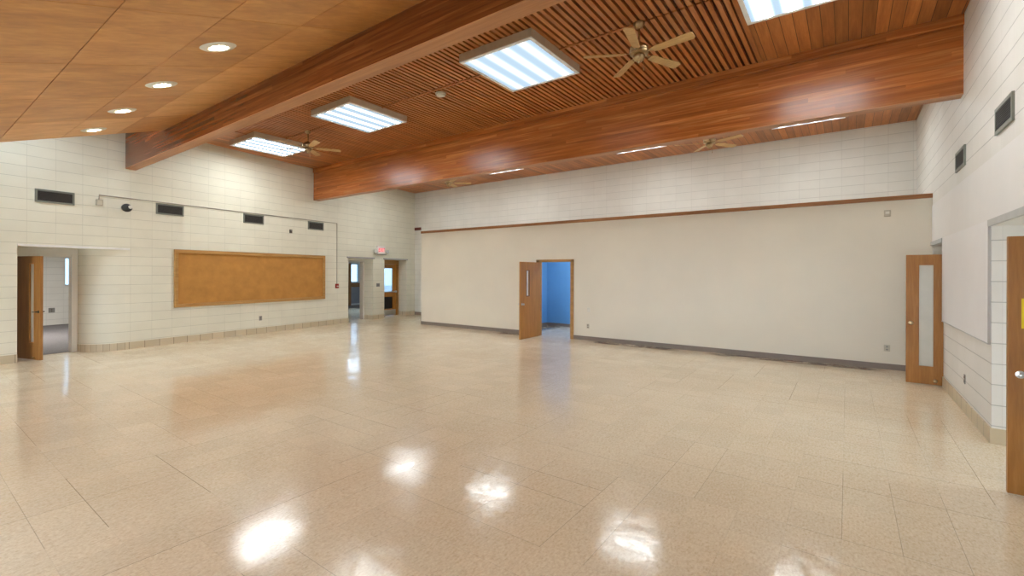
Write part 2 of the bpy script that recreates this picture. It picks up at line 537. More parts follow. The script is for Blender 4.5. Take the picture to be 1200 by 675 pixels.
# rounded block return leading into the first recess
R = 0.62
arc = [(3.36 - R * math.sin(a), R - R * math.cos(a)) for a in [PI / 2 * k / 16 for k in range(17)]]
mb = MB()
mb.prism(arc + [(2.74, 0.95), (3.36, 0.95)], 0, 2.29)
o = on_left(mb.build('wall_return', M['block'], smooth=True))
struct(o, 'rounded cream block wall curving into the first doorway on the left', 'wall')
mb = MB()                                  # straight return, head and soffit of the recess
mb.box((1.30, 0.651, 0), (1.60, 0.95, 2.29))
mb.box((1.30, 0.651, 2.291), (3.60, 0.95, 2.45))
mb.box((1.60, 0.64, 2.17), (2.74, 0.95, 2.29))
o = on_left(mb.build('wall_recess', M['plaster']))
struct(o, 'plaster head and side of the recessed doorway nearest on the left', 'wall')
# curved base tiles and straight base
mb = MB()
arc2 = [(3.36 - (R + 0.012) * math.sin(a), R - (R + 0.012) * math.cos(a)) for a in [PI / 2 * k / 16 for k in range(17)]]
mb.prism([(3.36, 0.01)] + [(3.36, -0.012)] + arc2 + [(2.745, 0.63)] + arc[::-1], 0.0, 0.165)
struct(on_left(mb.build('baseboard_curve', M['base_narrow'])), 'narrow tan base tiles round the curved wall', 'baseboard')
mb = MB()
for a, b in ((-3.2, 1.60), (3.36, 9.99), (11.20, 11.82), (13.14, 13.66)):
    mb.box((a, -0.014, 0), (b, 0.0, 0.165))
for a, b in ((11.20, 11.20), (13.14, 13.14)):
    mb.box((a - 0.012, -0.012, 0), (a, 0.42, 0.165))
struct(on_left(mb.build('baseboard_left', M['base_tile'])), 'tan glazed tile base along the left block wall', 'baseboard')
# lintels
for n, (a, b, z0, z1, m) in enumerate(((1.60, 3.44, 2.292, 2.335, 'lintel'), (9.92, 11.28, 2.312, 2.365, 'lintel_dark'), (11.76, 13.20, 2.312, 2.365, 'lintel_dark'))):
    mb = MB(); mb.box((a, -0.018, z0), (b, 0.3, z1))
    lab = ['thin pale steel lintel over the doorway nearest on the left', 'grey lintel over the open doorway left of the exit sign',
           'grey lintel over the glazed door right of the exit sign'][n]
    struct(on_left(mb.build('trim_%d' % (n + 1), M[m])), lab, 'lintel')

# ------------------------------------------------------------------ back wall, right wall, near wall, partition
mb = MB(); mb.box((-15.6, YB, 0), (XR + 0.3, YB + 0.25, 5.5))
struct(mb.build('wall_back', M['block_back']), 'white painted block wall rising behind the partition', 'wall')
mb = MB(); mb.box((-15.0, YB - 0.014, 0), (-12.2, YB, 0.13))
struct(mb.build('baseboard_back', M['vinyl_base']), 'dark base in the passage beside the partition', 'baseboard')
mb = MB(); mb.box((-15.0, YB - 0.03, 3.60), (-14.62, YB, 3.72))
struct(mb.build('trim_4', M['darkred']), 'dark red ledger strip on the back wall beside the partition', 'trim')

mb = MB()
cut_wall(mb, YN - 0.2, YB + 0.25, 0, 5.5, 0, 0.28, [(5.30, 6.90, 0, 2.29), (9.91, 11.05, 0, 2.29)])
wr = on_right(mb.build('wall_right', M['block_right']))
struct(wr, 'off-white block wall on the right with grey-linteled doorways', 'wall')
mb = MB()                                   # recess linings of the two right-hand doorways
for a, b, dp in ((5.30, 6.90, 3.2), (9.91, 11.05, 1.15)):
    mb.box((a - 0.2, 0.281, 0), (a, dp, 2.29))
    mb.box((b, 0.281, 0), (b + 0.2, dp, 2.29))
    mb.box((a - 0.2, 0.281, 2.29), (b + 0.2, dp, 2.40))
mb.box((9.71, 1.15, 0), (11.25, 1.25, 2.40))
cut_wall(mb, 5.10, 7.10, 0, 2.40, 3.2, 3.4, [(5.42, 6.78, 0.45, 2.15)])
struct(on_right(mb.build('wall_recess', M['block_right'])), 'cream block sides of the two doorway recesses on the right', 'wall')
mb = MB(); mb.box((5.5, -0.012, 2.36), (11.09, 0.0, 3.01))
o = on_right(mb.build('trim_5', M['plaster_right']))
struct(o, 'smooth white band over the doorways on the right wall', 'trim')
for n, (a, b) in enumerate(((5.10, 6.93), (9.89, 11.07))):
    mb = MB(); mb.box((a, -0.03, 2.292), (b, 0.28, 2.358))
    struct(on_right(mb.build('trim_%d' % (6 + n), M['steel'])),
           ['grey steel lintel over the near doorway on the right', 'grey steel lintel beside the partition on the right'][n], 'lintel')
mb = MB()
for a, b in ((6.90, 9.91), (-3.2, 5.30)):
    mb.box((a, -0.014, 0), (b, 0.0, 0.165))
mb.box((6.888, -0.014, 0), (6.90, 0.28, 0.165))
struct(on_right(mb.build('baseboard_right', M['base_tile'])), 'tan tile base along the right wall', 'baseboard')

# near wall behind the camera: low eave wall with unseen windows added for daylight
mb = MB()
cut_wall(mb, -13.4, XR + 0.3, 0, 5.5, YN - 0.25, YN, FILL_WINS)
struct(mb.build('wall_near', M['block']), 'cream wall with unseen windows added for daylight, facing the partition', 'wall')
for k, (a, b, z0, z1) in enumerate(FILL_WINS):
    w = thing('window_%d' % (k + 1), 'unseen wide window added for daylight in the wall facing the partition', 'window', (a, YN - 0.14, z0), 0, 'added daylight windows', 'structure')
    wd, ht = b - a, z1 - z0
    mb = MB()
    for u, v_, u2, v2 in ((0, 0, wd, .05), (0, ht - .05, wd, ht), (0, .05, .05, ht - .05), (wd - .05, .05, wd, ht - .05), (wd / 2 - .02, .05, wd / 2 + .02, ht - .05)):
        mb.box((u, 0, v_), (u2, 0.06, v2))
    mb.build('window_frame', M['steel'], w)
    mb = MB(); mb.box((.05, .025, .05), (wd - .05, .031, ht - .05)); mb.build('pane', M['glass'], w)

w = thing('window_10', 'window at the end of the side passage through the near right doorway', 'window', (XR + 3.33, 5.42, .45), PI / 2, None, 'structure')
mb = MB()
for lo, hi in (((0, 0, 0), (1.36, .05, .05)), ((0, 0, 1.65), (1.36, .05, 1.70)), ((0, 0, .05), (.05, .05, 1.65)), ((1.31, 0, .05), (1.36, .05, 1.65))): mb.box(lo, hi)
mb.build('window_frame', M['steel'], w)
mb = MB(); mb.box((.05, .02, .05), (1.31, .026, 1.65)); mb.build('pane', M['glass'], w)

# partition enclosure (rooms behind it, lower than the ceiling)
PX0, DX0, DX1 = -12.0, -7.15, -6.08
mb = MB()
cut_wall(mb, PX0, XR, 0, 3.15, YP, YP + 0.12, [(DX0, DX1, 0, 2.13)])
mb.box((PX0, YP + 0.12, 0), (PX0 + 0.12, YB, 3.15))
mb.box((PX0, YP, 3.15), (XR, YB, 3.20))
struct(mb.build('wall_partition', M['partition']), 'long plain cream partition wall with a wood top rail', 'wall')
mb = MB(); mb.box((PX0 - 0.01, YP - 0.025, 3.155), (XR, YP + 0.10, 3.235), 0.006)
struct(mb.build('trim_8', M['trim']), 'brown wood cap rail along the top of the partition', 'trim')
mb = MB()
mb.box((PX0, YP - 0.012, 0), (DX0 - 0.07, YP, 0.11)); mb.box((DX1 + 0.07, YP - 0.012, 0), (XR - 0.01, YP, 0.11))
struct(mb.build('baseboard_partition', M['vinyl_base']), 'taupe vinyl base along the foot of the partition', 'baseboard')

# blue room behind the partition door
mb = MB()
BX0, BX1 = -8.34, -4.9
mb.box((BX0 - 0.06, YP + 0.12, 0), (BX0, YB, 3.1)); mb.box((BX1, YP + 0.12, 0), (BX1 + 0.06, YB, 3.1))
mb.box((BX0, YB - 0.02, 0), (BX1, YB, 3.1))
mb.box((BX0, YP + 0.121, 0), (DX0, YP + 0.135, 3.1)); mb.box((DX1, YP + 0.121, 0), (BX1, YP + 0.135, 3.1)); mb.box((DX0, YP + 0.121, 2.14), (DX1, YP + 0.135, 3.1))
struct(mb.build('wall_blue_room', M['blue']), 'bright blue walls of the small room behind the partition door', 'wall')
mb = MB(); mb.box((BX0, YP + 0.12, 3.08), (BX1, YB, 3.12)); struct(mb.build('ceiling_blue_room', M['white']), 'white ceiling of the small blue room', 'ceiling')
mb = MB(); mb.box((BX0, YB - 0.034, 0), (BX1, YB - 0.02, 0.1)); mb.box((BX0, YP + 0.14, 0), (BX0 + 0.013, YB - 0.034, 0.1))
struct(mb.build('baseboard_blue_room', M['vinyl_base']), 'dark base round the blue room', 'baseboard')

# ------------------------------------------------------------------ ceiling
# bay between the beams: planks at both ends, slats in the middle; bay over the partition: planks
mb = MB()
mb.box((-15.6, 3.0, ZC), (-12.0, 8.55, ZC + 0.1)); mb.box((-1.14, 3.0, ZC), (XR + 0.3, 8.55, ZC + 0.1))
mb.box((-15.6, 8.55, ZC), (XR + 0.3, YB + 0.2, ZC + 0.1))
struct(mb.build('ceiling_planks', M['plank']), 'reddish-brown plank ceiling with dark gaps', 'ceiling')
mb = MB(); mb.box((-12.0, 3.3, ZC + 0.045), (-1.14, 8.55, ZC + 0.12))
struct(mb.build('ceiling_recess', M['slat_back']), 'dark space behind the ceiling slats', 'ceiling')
mb = MB()
nsl = 108
for k in range(nsl):
    xx = -11.97 + k * (10.80 / nsl)
    if abs(xx + 6.29 + .04) < 0.05:
        continue
    mb.box((xx + 0.010, 3.5, ZC - 0.005), (xx + 0.069, 6.06, ZC + 0.045))
    mb.box((xx + 0.010, 6.10, ZC - 0.005), (xx + 0.069, 8.42, ZC + 0.045))
struct(mb.build('ceiling_slats', M['slat']), 'dense reddish wood slats between the two beams', 'ceiling')
mb = MB()
for xx in (-12.0, -6.29, -1.14):
    mb.box((xx - 0.032, 3.5, ZC - 0.018), (xx + 0.032, 8.42, ZC + 0.04))
struct(mb.build('trim_9', M['slat']), 'narrow wood battens across the slatted ceiling', 'trim')

# sloping plywood ceiling over the near part of the hall
def zp(y): return 4.605 - 0.34 * (3.316 - y)
PXE = -11.0
rows = [3.316 - 0.745 * k for k in range(10)]
mplist = []
for k, (dk, md, lt) in enumerate((((0.395, 0.169, 0.038), (0.531, 0.243, 0.059), (0.644, 0.322, 0.090)),
                                  ((0.441, 0.198, 0.051), (0.576, 0.271, 0.075), (0.689, 0.350, 0.107)),
                                  ((0.542, 0.254, 0.077), (0.678, 0.345, 0.111), (0.780, 0.429, 0.158)),
                                  ((0.395, 0.158, 0.032), (0.508, 0.220, 0.050), (0.610, 0.288, 0.075)))):
    mplist.append(wood('plywood_%d' % k, dk, md, lt, 'Y', 0.45, 6, 0.5))
me = bpy.data.meshes.new('ceiling_plywood')
bm = bmesh.new()
rnd = random.Random(12)
ys = [3.316, 2.58, 1.84, 1.095, 0.35, -0.395, -1.14, -1.885, -2.63, YN]
xs = [-11.0, -9.43, -7.86, -6.27, -4.62, -3.0, -1.4, 0.2, XR]
for i in range(len(ys) - 1):
    off = 0.0
    for j in range(len(xs) - 1):
        g = 0.004
        x0, x1 = xs[j] + (g if j else 0), xs[j + 1] - g
        y1, y0 = ys[i] - (g if i else 0), ys[i + 1] + g
        vs = []
        for z_ in (0, 0.02):
            for (xx, yy) in ((x0, y0), (x1, y0), (x1, y1), (x0, y1)):
                vs.append(bm.verts.new((xx, yy, zp(yy) + z_)))
        mi = rnd.randrange(4)
        for f in ((3, 2, 1, 0), (4, 5, 6, 7), (0, 1, 5, 4), (1, 2, 6, 5), (2, 3, 7, 6), (3, 0, 4, 7)):
            fc = bm.faces.new([vs[q_] for q_ in f]); fc.material_index = mi
bmesh.ops.recalc_face_normals(bm, faces=bm.faces[:])
bm.to_mesh(me); bm.free()
for m_ in mplist: me.materials.append(m_)
o = bpy.data.objects.new('ceiling_plywood', me); COL.objects.link(o)
struct(o, 'sloping tan plywood panel ceiling over the near side', 'ceiling')
mb = MB()
mb.hexa([(PXE, YN, zp(YN) + .019), (XR, YN, zp(YN) + .019), (XR, 3.316, zp(3.316) + .019), (PXE, 3.316, zp(3.316) + .019),
         (PXE, YN, zp(YN) + .09), (XR, YN, zp(YN) + .09), (XR, 3.316, zp(3.316) + .09), (PXE, 3.316, zp(3.316) + .09)])
mb.hexa([(PXE, YN, zp(YN)), (PXE + .04, YN, zp(YN) + .02), (PXE + .04, 3.316, zp(3.316) + .02), (PXE, 3.316, zp(3.316)),
         (PXE, YN, ZC), (PXE + .04, YN, ZC), (PXE + .04, 3.316, ZC), (PXE, 3.316, ZC)])
mb.box((-15.6, YN - 0.2, ZC), (-12.4, 3.0, ZC + 0.1)); mb.box((-11.6, YN - 0.2, ZC), (XR + 0.3, 3.0, ZC + 0.1))
mb.box((-12.4, YN - 0.2, ZC), (-11.6, -0.8, ZC + 0.1)); mb.box((-12.4, 2.4, ZC), (-11.6, 3.0, ZC + 0.1))
struct(mb.build('ceiling_soffit', M['ply']), 'plywood deck and side of the sloping ceiling', 'ceiling')

w = thing('skylight', 'assumed roof skylight, unseen, added for daylight in the slot beside the left wall', 'skylight', (-12.4, -0.8, ZC), 0, None, 'structure')  # assumed opening, added to let daylight into the hall
mb = MB()
for lo, hi in (((0, 0, .1), (.8, .06, .25)), ((0, 3.14, .1), (.8, 3.2, .25)), ((0, .06, .1), (.06, 3.14, .25)), ((.74, .06, .1), (.8, 3.14, .25))): mb.box(lo, hi)
mb.build('curb', M['steel'], w)
mb = MB(); mb.box((.06, .06, .2), (.74, 3.14, .21)); mb.build('pane', M['glass'], w)

# ------------------------------------------------------------------ the two glulam beams
def beam(y0, y1, label, mat):
    xl0 = -12.916 - 0.1551 * y0 - 0.02
    xl1 = -12.916 - 0.1551 * y1 - 0.02
    def body(z0, z1):
        m_ = MB()
        m_.hexa([(xl0, y0, z0), (XR + .02, y0, z0), (XR + .02, y1, z0), (xl1, y1, z0), (xl0, y0, z1), (XR + .02, y0, z1), (XR + .02, y1, z1), (xl1, y1, z1)])
        return m_
    o = struct(body(ZBM + .012, ZC + .02).build('beam', M[mat]), label, 'beam')
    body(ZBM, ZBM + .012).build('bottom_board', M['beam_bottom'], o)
    return o
beam(3.316, 3.517, 'laminated wood beam with shade painted into its colour at the edge of the sloping plywood ceiling', 'beam_shaded')
beam(8.40, 8.60, 'reddish laminated wood beam between the slatted ceiling and the partition', 'beam')
mb = MB(); mb.box((-14.18, 8.35, 5.06), (XR, 8.402, ZC))
struct(mb.build('trim_10', M['beam']), 'reddish wood fillet along the top of the far beam', 'trim')

# ------------------------------------------------------------------ fluorescent ceiling fixtures
LAMPS = [(-12.25, 6.03, 'A'), (-8.43, 6.03, 'B'), (-4.23, 6.03, 'C'), (-0.40, 6.03, 'D'),
         (-12.6, 11.08, 'E'), (-8.93, 11.22, 'E'), (-4.45, 11.22, 'E'), (-0.72, 11.22, 'E')]
LN = dict(A=(0.23, 25, 4, 13.0), B=(0.22, 15, 4, 9.0), C=(0.235, 0.5, 4, 2.5), D=(0.24, 12, 4, 2.8), E=(0.8, 6.5, 4, 2.0))
LL = ['square ceiling light nearest the left wall, beside the far fan',
      'square ceiling light between the far fan and the smoke detector',
      'large square ceiling light beside the near brass fan',
      'square ceiling light at the top edge, over the wide planks',
      'ceiling light hidden behind the far beam by the left wall',
      'ceiling light showing as a bright strip under the far beam, second from the left wall',
      'ceiling light showing as a thin strip left of the fan behind the far beam',
      'ceiling light showing as a thin strip under the far beam nearest the right wall']
lm = {k: lamp_mat('lamp_lens_' + k.lower(), v[0], v[1], (0.62, 0.82, 1.0), (1.0, 0.97, 0.91), v[2], v[3], -0.62, 0.62) for k, v in LN.items()}
for (x, y, k), lab in zip(LAMPS, LL):
    t = thing('ceiling_light', lab, 'light', (x, y, ZC), 0, 'square fluorescent ceiling lights')
    a, b_ = 0.675, 0.715
    mb = MB()
    zb, zt = -0.125, -0.006
    for lo, hi in (((-a, -b_, zb), (-a + .02, b_, zt)), ((a - .02, -b_, zb), (a, b_, zt)),
                   ((-a + .02, -b_, zb), (a - .02, -b_ + .02, zt)), ((-a + .02, b_ - .02, zb), (a - .02, b_, zt))):
        mb.box(lo, hi)
    mb.box((-a + .02, -b_ + .02, zt - .012), (a - .02, b_ - .02, zt))
    mb.build('housing', M['fixture'], t)
    mb = MB()
    for lo, hi in (((-a, -b_, -.137), (-a + .055, b_, -.1251)), ((a - .055, -b_, -.137), (a, b_, -.1251)),
                   ((-a + .055, -b_, -.137), (a - .055, -b_ + .055, -.1251)), ((-a + .055, b_ - .055, -.137), (a - .055, b_, -.1251))):
        mb.box(lo, hi)
    mb.build('rim', M['rim'], t)
    mb = MB(); mb.box((-a + .055, -b_ + .055, -.134), (a - .055, b_ - .055, -.127))
    mb.build('diffuser', lm[k], t)
# unseen lamp added to light the blue room
t = thing('ceiling_light', 'unseen round ceiling light added to light the blue room', 'light', (-6.5, 12.3, 3.08))
mb = MB(); mb.lathe([(0, 0), (.2, 0), (.2, -.03), (.17, -.03)], 28); mb.build('base', M['rim'], t)
mb = MB(); mb.lathe([(.185, -.03), (.17, -.07), (.1, -.1), (0, -.11)], 28); mb.build('diffuser', emit('added_dome_glow', (0.95, 0.97, 1.0), 36), t, True)

# recessed downlights in the plywood
dl = None
slope = math.atan(0.34)
for x, lab in ((-10.35, 'recessed downlight nearest the left wall in the plywood ceiling'), (-8.78, 'second recessed downlight from the left wall in the plywood ceiling'),
               (-7.15, 'third recessed downlight from the left wall in the plywood ceiling'), (-5.46, 'nearest and largest recessed downlight in the plywood ceiling')):
    loc = (x, 2.13, zp(2.13))
    if dl is None:
        dl = thing('downlight', lab, 'light', loc, 0, 'recessed downlights')
        dl.rotation_euler = (slope, 0, 0)
        mb = MB(); mb.lathe([(.0, -.0015), (.085, -.002), (.092, -.014), (.105, -.019), (.16, -.012), (.177, -.001)], 40)
        mb.build('trim_ring', M['ivory'], dl, True)
        mb = MB(); mb.lathe([(0, -.024), (.035, -.022), (.056, -.014), (.062, -.004), (0, -.003)], 32)
        mb.build('bulb', emit('warm_bulb', (1.0, 0.83, 0.60), 45), dl, True)
    else:
        c = dup(dl, lab, loc, None); c.rotation_euler = (slope, 0, 0)
# ------------------------------------------------------------------ ceiling fans
def make_fan(label, loc, rz):
    t = thing('ceiling_fan', label, 'fan', loc, rz, 'ceiling fans')     # origin at the blade plane
    top = ZC - 0.006 - loc[2]
    mb = MB(); mb.lathe([(0, top), (.075, top), (.075, top - .02), (.055, top - .06), (.025, top - .085), (0, top - .085)], 24); mb.build('canopy', M['brass'], t, True)
    mb = MB(); mb.lathe([(0.013, top - .08), (.013, .13), (.0, .13)], 12); mb.build('downrod', M['brass'], t, True)
    mb = MB(); mb.lathe([(0, .15), (.03, .15), (.05, .125), (.10, .11), (.125, .085), (.128, .05), (.118, .035), (.13, .025), (.125, .005), (.09, -.01), (0, -.012)], 32)
    mb.build('motor_housing', M['brass'], t, True)
    mb = MB(); mb.lathe([(0, -.01), (.075, -.014), (.08, -.04), (.07, -.075), (.04, -.10), (.02, -.105), (.012, -.125), (0, -.13)], 28)
    mb.build('switch_cup', M['brass'], t, True)
    mb = MB(); mb.tube([(.05, .03, -.09), (.052, .032, -.2)], .0025, 6); mb.lathe([(0, -.235), (.007, -.225), (.006, -.2), (0, -.195)], 10, Matrix.Translation((.052, .032, 0)))
    mb.build('pull_chain', M['brass'], t, True)
    for k in range(5):
        rot = Matrix.Rotation(2 * PI * k / 5, 4, 'Z')
        tilt = rot @ Matrix.Rotation(math.radians(-12), 4, 'X')
        mb = MB()
        n = 8
        up, lo_ = [], []
        outline = [(.20, .045), (.26, .056), (.70, .070), (.735, .062), (.75, .040)]
        pts = [(x, w) for x, w in outline] + [(x, -w) for x, w in outline[::-1]]
        mb.prism(pts, -.004, .004)
        for v in mb.bm.verts: v.co = tilt @ v.co
        bl = mb.build('blade', M['blade'], t)
        mb = MB()
        mb.prism([(.09, .016), (.16, .013), (.19, .03), (.25, .034), (.255, -.034), (.19, -.03), (.16, -.013), (.09, -.016)], .0045, .012)
        for v in mb.bm.verts: v.co = tilt @ v.co
        mb.build('blade_iron', M['brass'], t)
    return t
f1 = make_fan('near brass ceiling fan with five tan blades, beside the large square light', (-2.30, 6.08, 4.77), math.radians(-7.4))
dup(f1, 'brass ceiling fan with tan blades beside the light nearest the left wall', (-10.55, 6.08, 4.80), math.radians(-14))
dup(f1, 'brass ceiling fan half hidden behind the far beam on the right', (-2.55, 11.12, 4.76), math.radians(-16.5))
dup(f1, 'brass ceiling fan showing only a blade under the far beam by the left corner', (-10.7, 11.1, 4.77), math.radians(-30))

# smoke detector and surface conduit on the slatted ceiling
t = thing('smoke_detector', 'round beige smoke detector on the slatted ceiling', 'smoke detector', (-6.23, 6.24, ZC - 0.016))
mb = MB(); mb.lathe([(0, 0), (.10, 0), (.10, -.024), (.088, -.032)], 28); mb.build('base', M['almond'], t, True)
mb = MB(); mb.lathe([(.082, -.030), (.078, -.05), (.045, -.062), (0, -.064)], 28); mb.build('cover', M['ivory'], t, True)
for x0, x1, lab in ((-11.57, -10.63, 'surface conduit between the left light and the far fan'), (-10.47, -9.11, 'surface conduit between the far fan and the next light'),
                    (-7.75, -4.91, 'surface conduit past the smoke detector between two lights'), (-3.55, -2.38, 'surface conduit between the large light and the near fan')):
    mb = MB(); mb.tube([(x0, 6.08, ZC - .017), (x1, 6.08, ZC - .017)], .013, 8)
    tag(mb.build('conduit', M['slat'], None, True), lab, 'conduit', 'ceiling conduit runs')

# ------------------------------------------------------------------ left wall fittings (children laid out in wall coordinates)
def left_thing(name, label, cat, s, z, y=0.0, group=None, kind=None):
    return thing(name, label, cat, lw(s, y, z), LA, group, kind)
def right_thing(name, label, cat, yw, z, group=None, kind=None):
    # local x = +world y, local -y = into the hall (so it matches left_thing): rotate +90 deg gives local x -> +y, local y -> -x ; use -90 instead
    return thing(name, label, cat, (XR - .0015, yw, z), -PI / 2, group, kind)

def make_vent(t, w, h):
    mb = MB()
    for lo, hi in (((-w / 2, -.02, 0), (w / 2, 0, .035)), ((-w / 2, -.02, h - .035), (w / 2, 0, h)), ((-w / 2, -.02, .035), (-w / 2 + .035, 0, h - .035)), ((w / 2 - .035, -.02, .035), (w / 2, 0, h - .035))):
        mb.box(lo, hi)
    mb.build('frame', M['vent_frame'], t)
    mb = MB()
    mb.box((-w / 2 + .03, -.003, .03), (w / 2 - .03, -.0005, h - .03))
    n = 9
    for k in range(n):
        z = .045 + (h - .09) * k / (n - 1)
        mb.box((-w / 2 + .035, -.016, z - .006), (w / 2 - .035, -.002, z + .004))
    mb.build('louver', M['vent_dark'], t)
    return t
v0 = None
for s, lab in ((2.15, 'dark louvered vent above the doorway nearest on the left'), (4.275, 'dark louvered vent beside the dome camera'),
               (6.44, 'dark louvered vent above the middle of the bulletin board'), (8.59, 'dark louvered vent above the far end of the bulletin board')):
    if v0 is None:
        v0 = make_vent(left_thing('wall_vent', lab, 'vent', s, 3.195, 0, 'left wall vents'), 0.61, 0.265)
    else:
        dup(v0, lab, lw(s, 0, 3.195))
for yw, lab in ((6.395, 'dark vent high on the right wall above the near doorway'), (8.53, 'dark vent high on the right wall nearer the partition')):
    dup(v0, lab, (XR, yw, 3.195), -PI / 2, 'right wall vents')

# bulletin board
t = left_thing('bulletin_board', 'long tan cork bulletin board in an oak frame on the left block wall', 'bulletin board', 4.36, 0.90)
w, h = 4.58, 1.455
mb = MB()
for lo, hi in (((0, -.055, 0), (w, 0, .085)), ((0, -.055, h - .085), (w, 0, h)), ((0, -.055, .085), (.085, 0, h - .085)), ((w - .085, -.055, .085), (w, 0, h - .085))):
    mb.box(lo, hi, .006)
mb.build('frame', M['oak_frame'], t)
mb = MB(); mb.box((.08, -.022, .08), (w - .08, -.001, h - .08)); mb.build('cork_panel', M['cork'], t)

# surface conduit with its drop to the pull station, and the small box at its start
mb = MB(); mb.tube([lw(2.87, -.014, 3.382), lw(2.87, -.014, 3.485), lw(6.0, -.014, 3.492), lw(9.46, -.014, 3.50), lw(9.46, -.014, 1.40)], .012, 8)
tag(mb.build('conduit', M['conduit'], None), 'thin surface conduit along the left wall dropping beside the far doorway', 'conduit')
t = left_thing('junction_box', 'small grey box at the start of the wall conduit', 'box', 2.87, 3.25)
mb = MB(); mb.box((-.06, -.05, 0), (.06, 0, .13), .008); mb.build('body', M['conduit'], t)
mb = MB(); mb.box((-.045, -.056, .015), (.045, -.0505, .115), .002); mb.build('cover', M['almond'], t)
t = left_thing('dome_camera', 'dark ball-shaped security camera on the left block wall', 'camera', 3.33, 3.25)
mb = MB(); mb.lathe([(0, 0), (.075, 0), (.075, .02), (.05, .05), (0, .05)], 20, Matrix.Rotation(PI / 2, 4, 'X')); mb.build('mount', M['ivory'], t, True)
mb = MB(); mb.lathe([(0, -.095)] + [(.10 * math.sin(PI * k / 12), -.095 * math.cos(PI * k / 12)) for k in range(1, 12)] + [(0, .095)], 20, Matrix.Translation((0, -.13, 0))); mb.build('ball', M['black'], t, True)
mb = MB(); mb.lathe([(0, 0), (.04, 0), (.04, .03), (.03, .036), (0, .036)], 16, Matrix.Translation((.028, -.20, .015)) @ Matrix.Rotation(PI / 2, 4, 'X')); mb.build('lens', M['ivory'], t, True)

def outlet(t, plate, sock, w=.075, h=.12):
    mb = MB(); mb.box((-w / 2, -.007, -h / 2), (w / 2, 0, h / 2), .003); mb.build('plate', M[plate], t)
    for dz in (-.026, .026):
        mb = MB(); mb.prism([(.016 * math.cos(a), .014 * math.sin(a)) for a in [2 * PI * k / 12 for k in range(12)]], 0, .003)
        R_ = Matrix.Translation((0, -.0072, dz)) @ Matrix.Rotation(PI / 2, 4, 'X')
        for v in mb.bm.verts: v.co = R_ @ v.co
        mb.build('socket', M[sock], t)
    return t
outlet(left_thing('wall_outlet', 'small dark outlet below the bulletin board', 'outlet', 6.66, .44), 'grey_plate', 'brown', .09, .13)
outlet(right_thing('wall_outlet', 'dark outlet low on the right wall below the white panel', 'outlet', 8.25, .43), 'grey_plate', 'brown', .075, .12)
outlet(thing('wall_outlet', 'ivory outlet low on the partition right of the open door', 'outlet', (-5.58, YP, .38)), 'almond', 'brown')
outlet(thing('wall_outlet', 'grey outlet low on the partition near the right corner', 'outlet', (.60, YP, .40)), 'almond', 'grey_plate', .09, .12)
t = thing('light_switch', 'ivory switch plate on the partition beside the door frame', 'switch', (-5.56, YP, .81))
mb = MB(); mb.box((-.04, -.007, -.06), (.04, 0, .06), .003); mb.build('plate', M['ivory'], t)
mb = MB(); mb.box((-.006, -.018, -.012), (.006, -.0072, .012), .002); mb.build('toggle', M['ivory'], t)
t = thing('wall_sensor', 'small beige box high on the partition near the right corner', 'sensor', (.60, YP, 2.92))
mb = MB(); mb.box((-.05, -.035, -.06), (.05, 0, .06), .008); mb.build('housing', M['almond'], t)
mb = MB(); mb.box((-.03, -.039, -.01), (.03, -.0352, .035), .002); mb.build('grille', M['ivory'], t)
t = left_thing('thermostat', 'small dark sensor on the left wall below the far vent', 'sensor', 7.65, 3.02)
mb = MB(); mb.box((-.04, -.03, 0), (.04, 0, .11), .006); mb.build('body', M['brown'], t)
mb = MB(); mb.box((-.025, -.034, .06), (.025, -.0302, .095), .002); mb.build('dial', M['grey_plate'], t)
t = left_thing('pull_station', 'red fire alarm pull station below the wall conduit', 'fire alarm', 9.46, 1.25)
mb = MB(); mb.box((-.06, -.05, 0), (.06, 0, .15), .006); mb.build('body', M['red'], t)
mb = MB(); mb.box((-.04, -.062, .05), (.04, -.0505, .08), .003); mb.build('handle', M['ivory'], t)
t = left_thing('light_switch', 'dark switch plate between the two far doorways', 'switch', 11.47, 1.25)
mb = MB(); mb.box((-.09, -.01, 0), (.09, 0, .13), .003); mb.build('plate', M['grey_plate'], t)
for dx in (-.045, 0, .045):
    mb = MB(); mb.box((dx - .006, -.02, .05), (dx + .006, -.0102, .08), .002); mb.build('toggle', M['black'], t)

# exit sign with two emergency heads
t = left_thing('exit_sign', 'lit red exit sign with two emergency lamp heads between the far doorways', 'exit sign', 11.59, 2.52)
mb = MB(); mb.box((-.21, -.075, 0), (.21, 0, .30), .01); mb.build('housing', M['exit_face'], t)
cu = bpy.data.curves.new('exit_letters', 'FONT'); cu.body = 'EXIT'; cu.size = .20; cu.align_x = 'CENTER'; cu.extrude = .003
tmp = bpy.data.objects.new('tmp', cu); COL.objects.link(tmp)
bpy.context.view_layer.update()
me = bpy.data.meshes.new_from_object(tmp.evaluated_get(bpy.context.evaluated_depsgraph_get()))
bpy.data.objects.remove(tmp); me.materials.clear(); me.materials.append(M['exit_red'])
lt = bpy.data.objects.new('lettering', me); COL.objects.link(lt); lt.parent = t
lt.matrix_local = Matrix.Translation((0, -.0785, .08)) @ Matrix.Rotation(PI / 2, 4, 'X') @ Matrix.Diagonal((.82, 1.0, 1, 1))
mb = MB(); mb.box((-.29, -.05, -.03), (.29, -.0, -.002), .006); mb.build('battery_case', M['grey_plate'], t)
for sx in (-1, 1):
    mb = MB(); mb.lathe([(0, .0), (.05, .0), (.065, .05), (.07, .09), (.06, .1), (0, .1)], 20, Matrix.Translation((sx * .30, -.03, .10)) @ Matrix.Rotation(PI / 2, 4, 'X') @ Matrix.Rotation(sx * .5, 4, 'Y'))
    hd = mb.build('lamp_head', M['steel'], t, True)

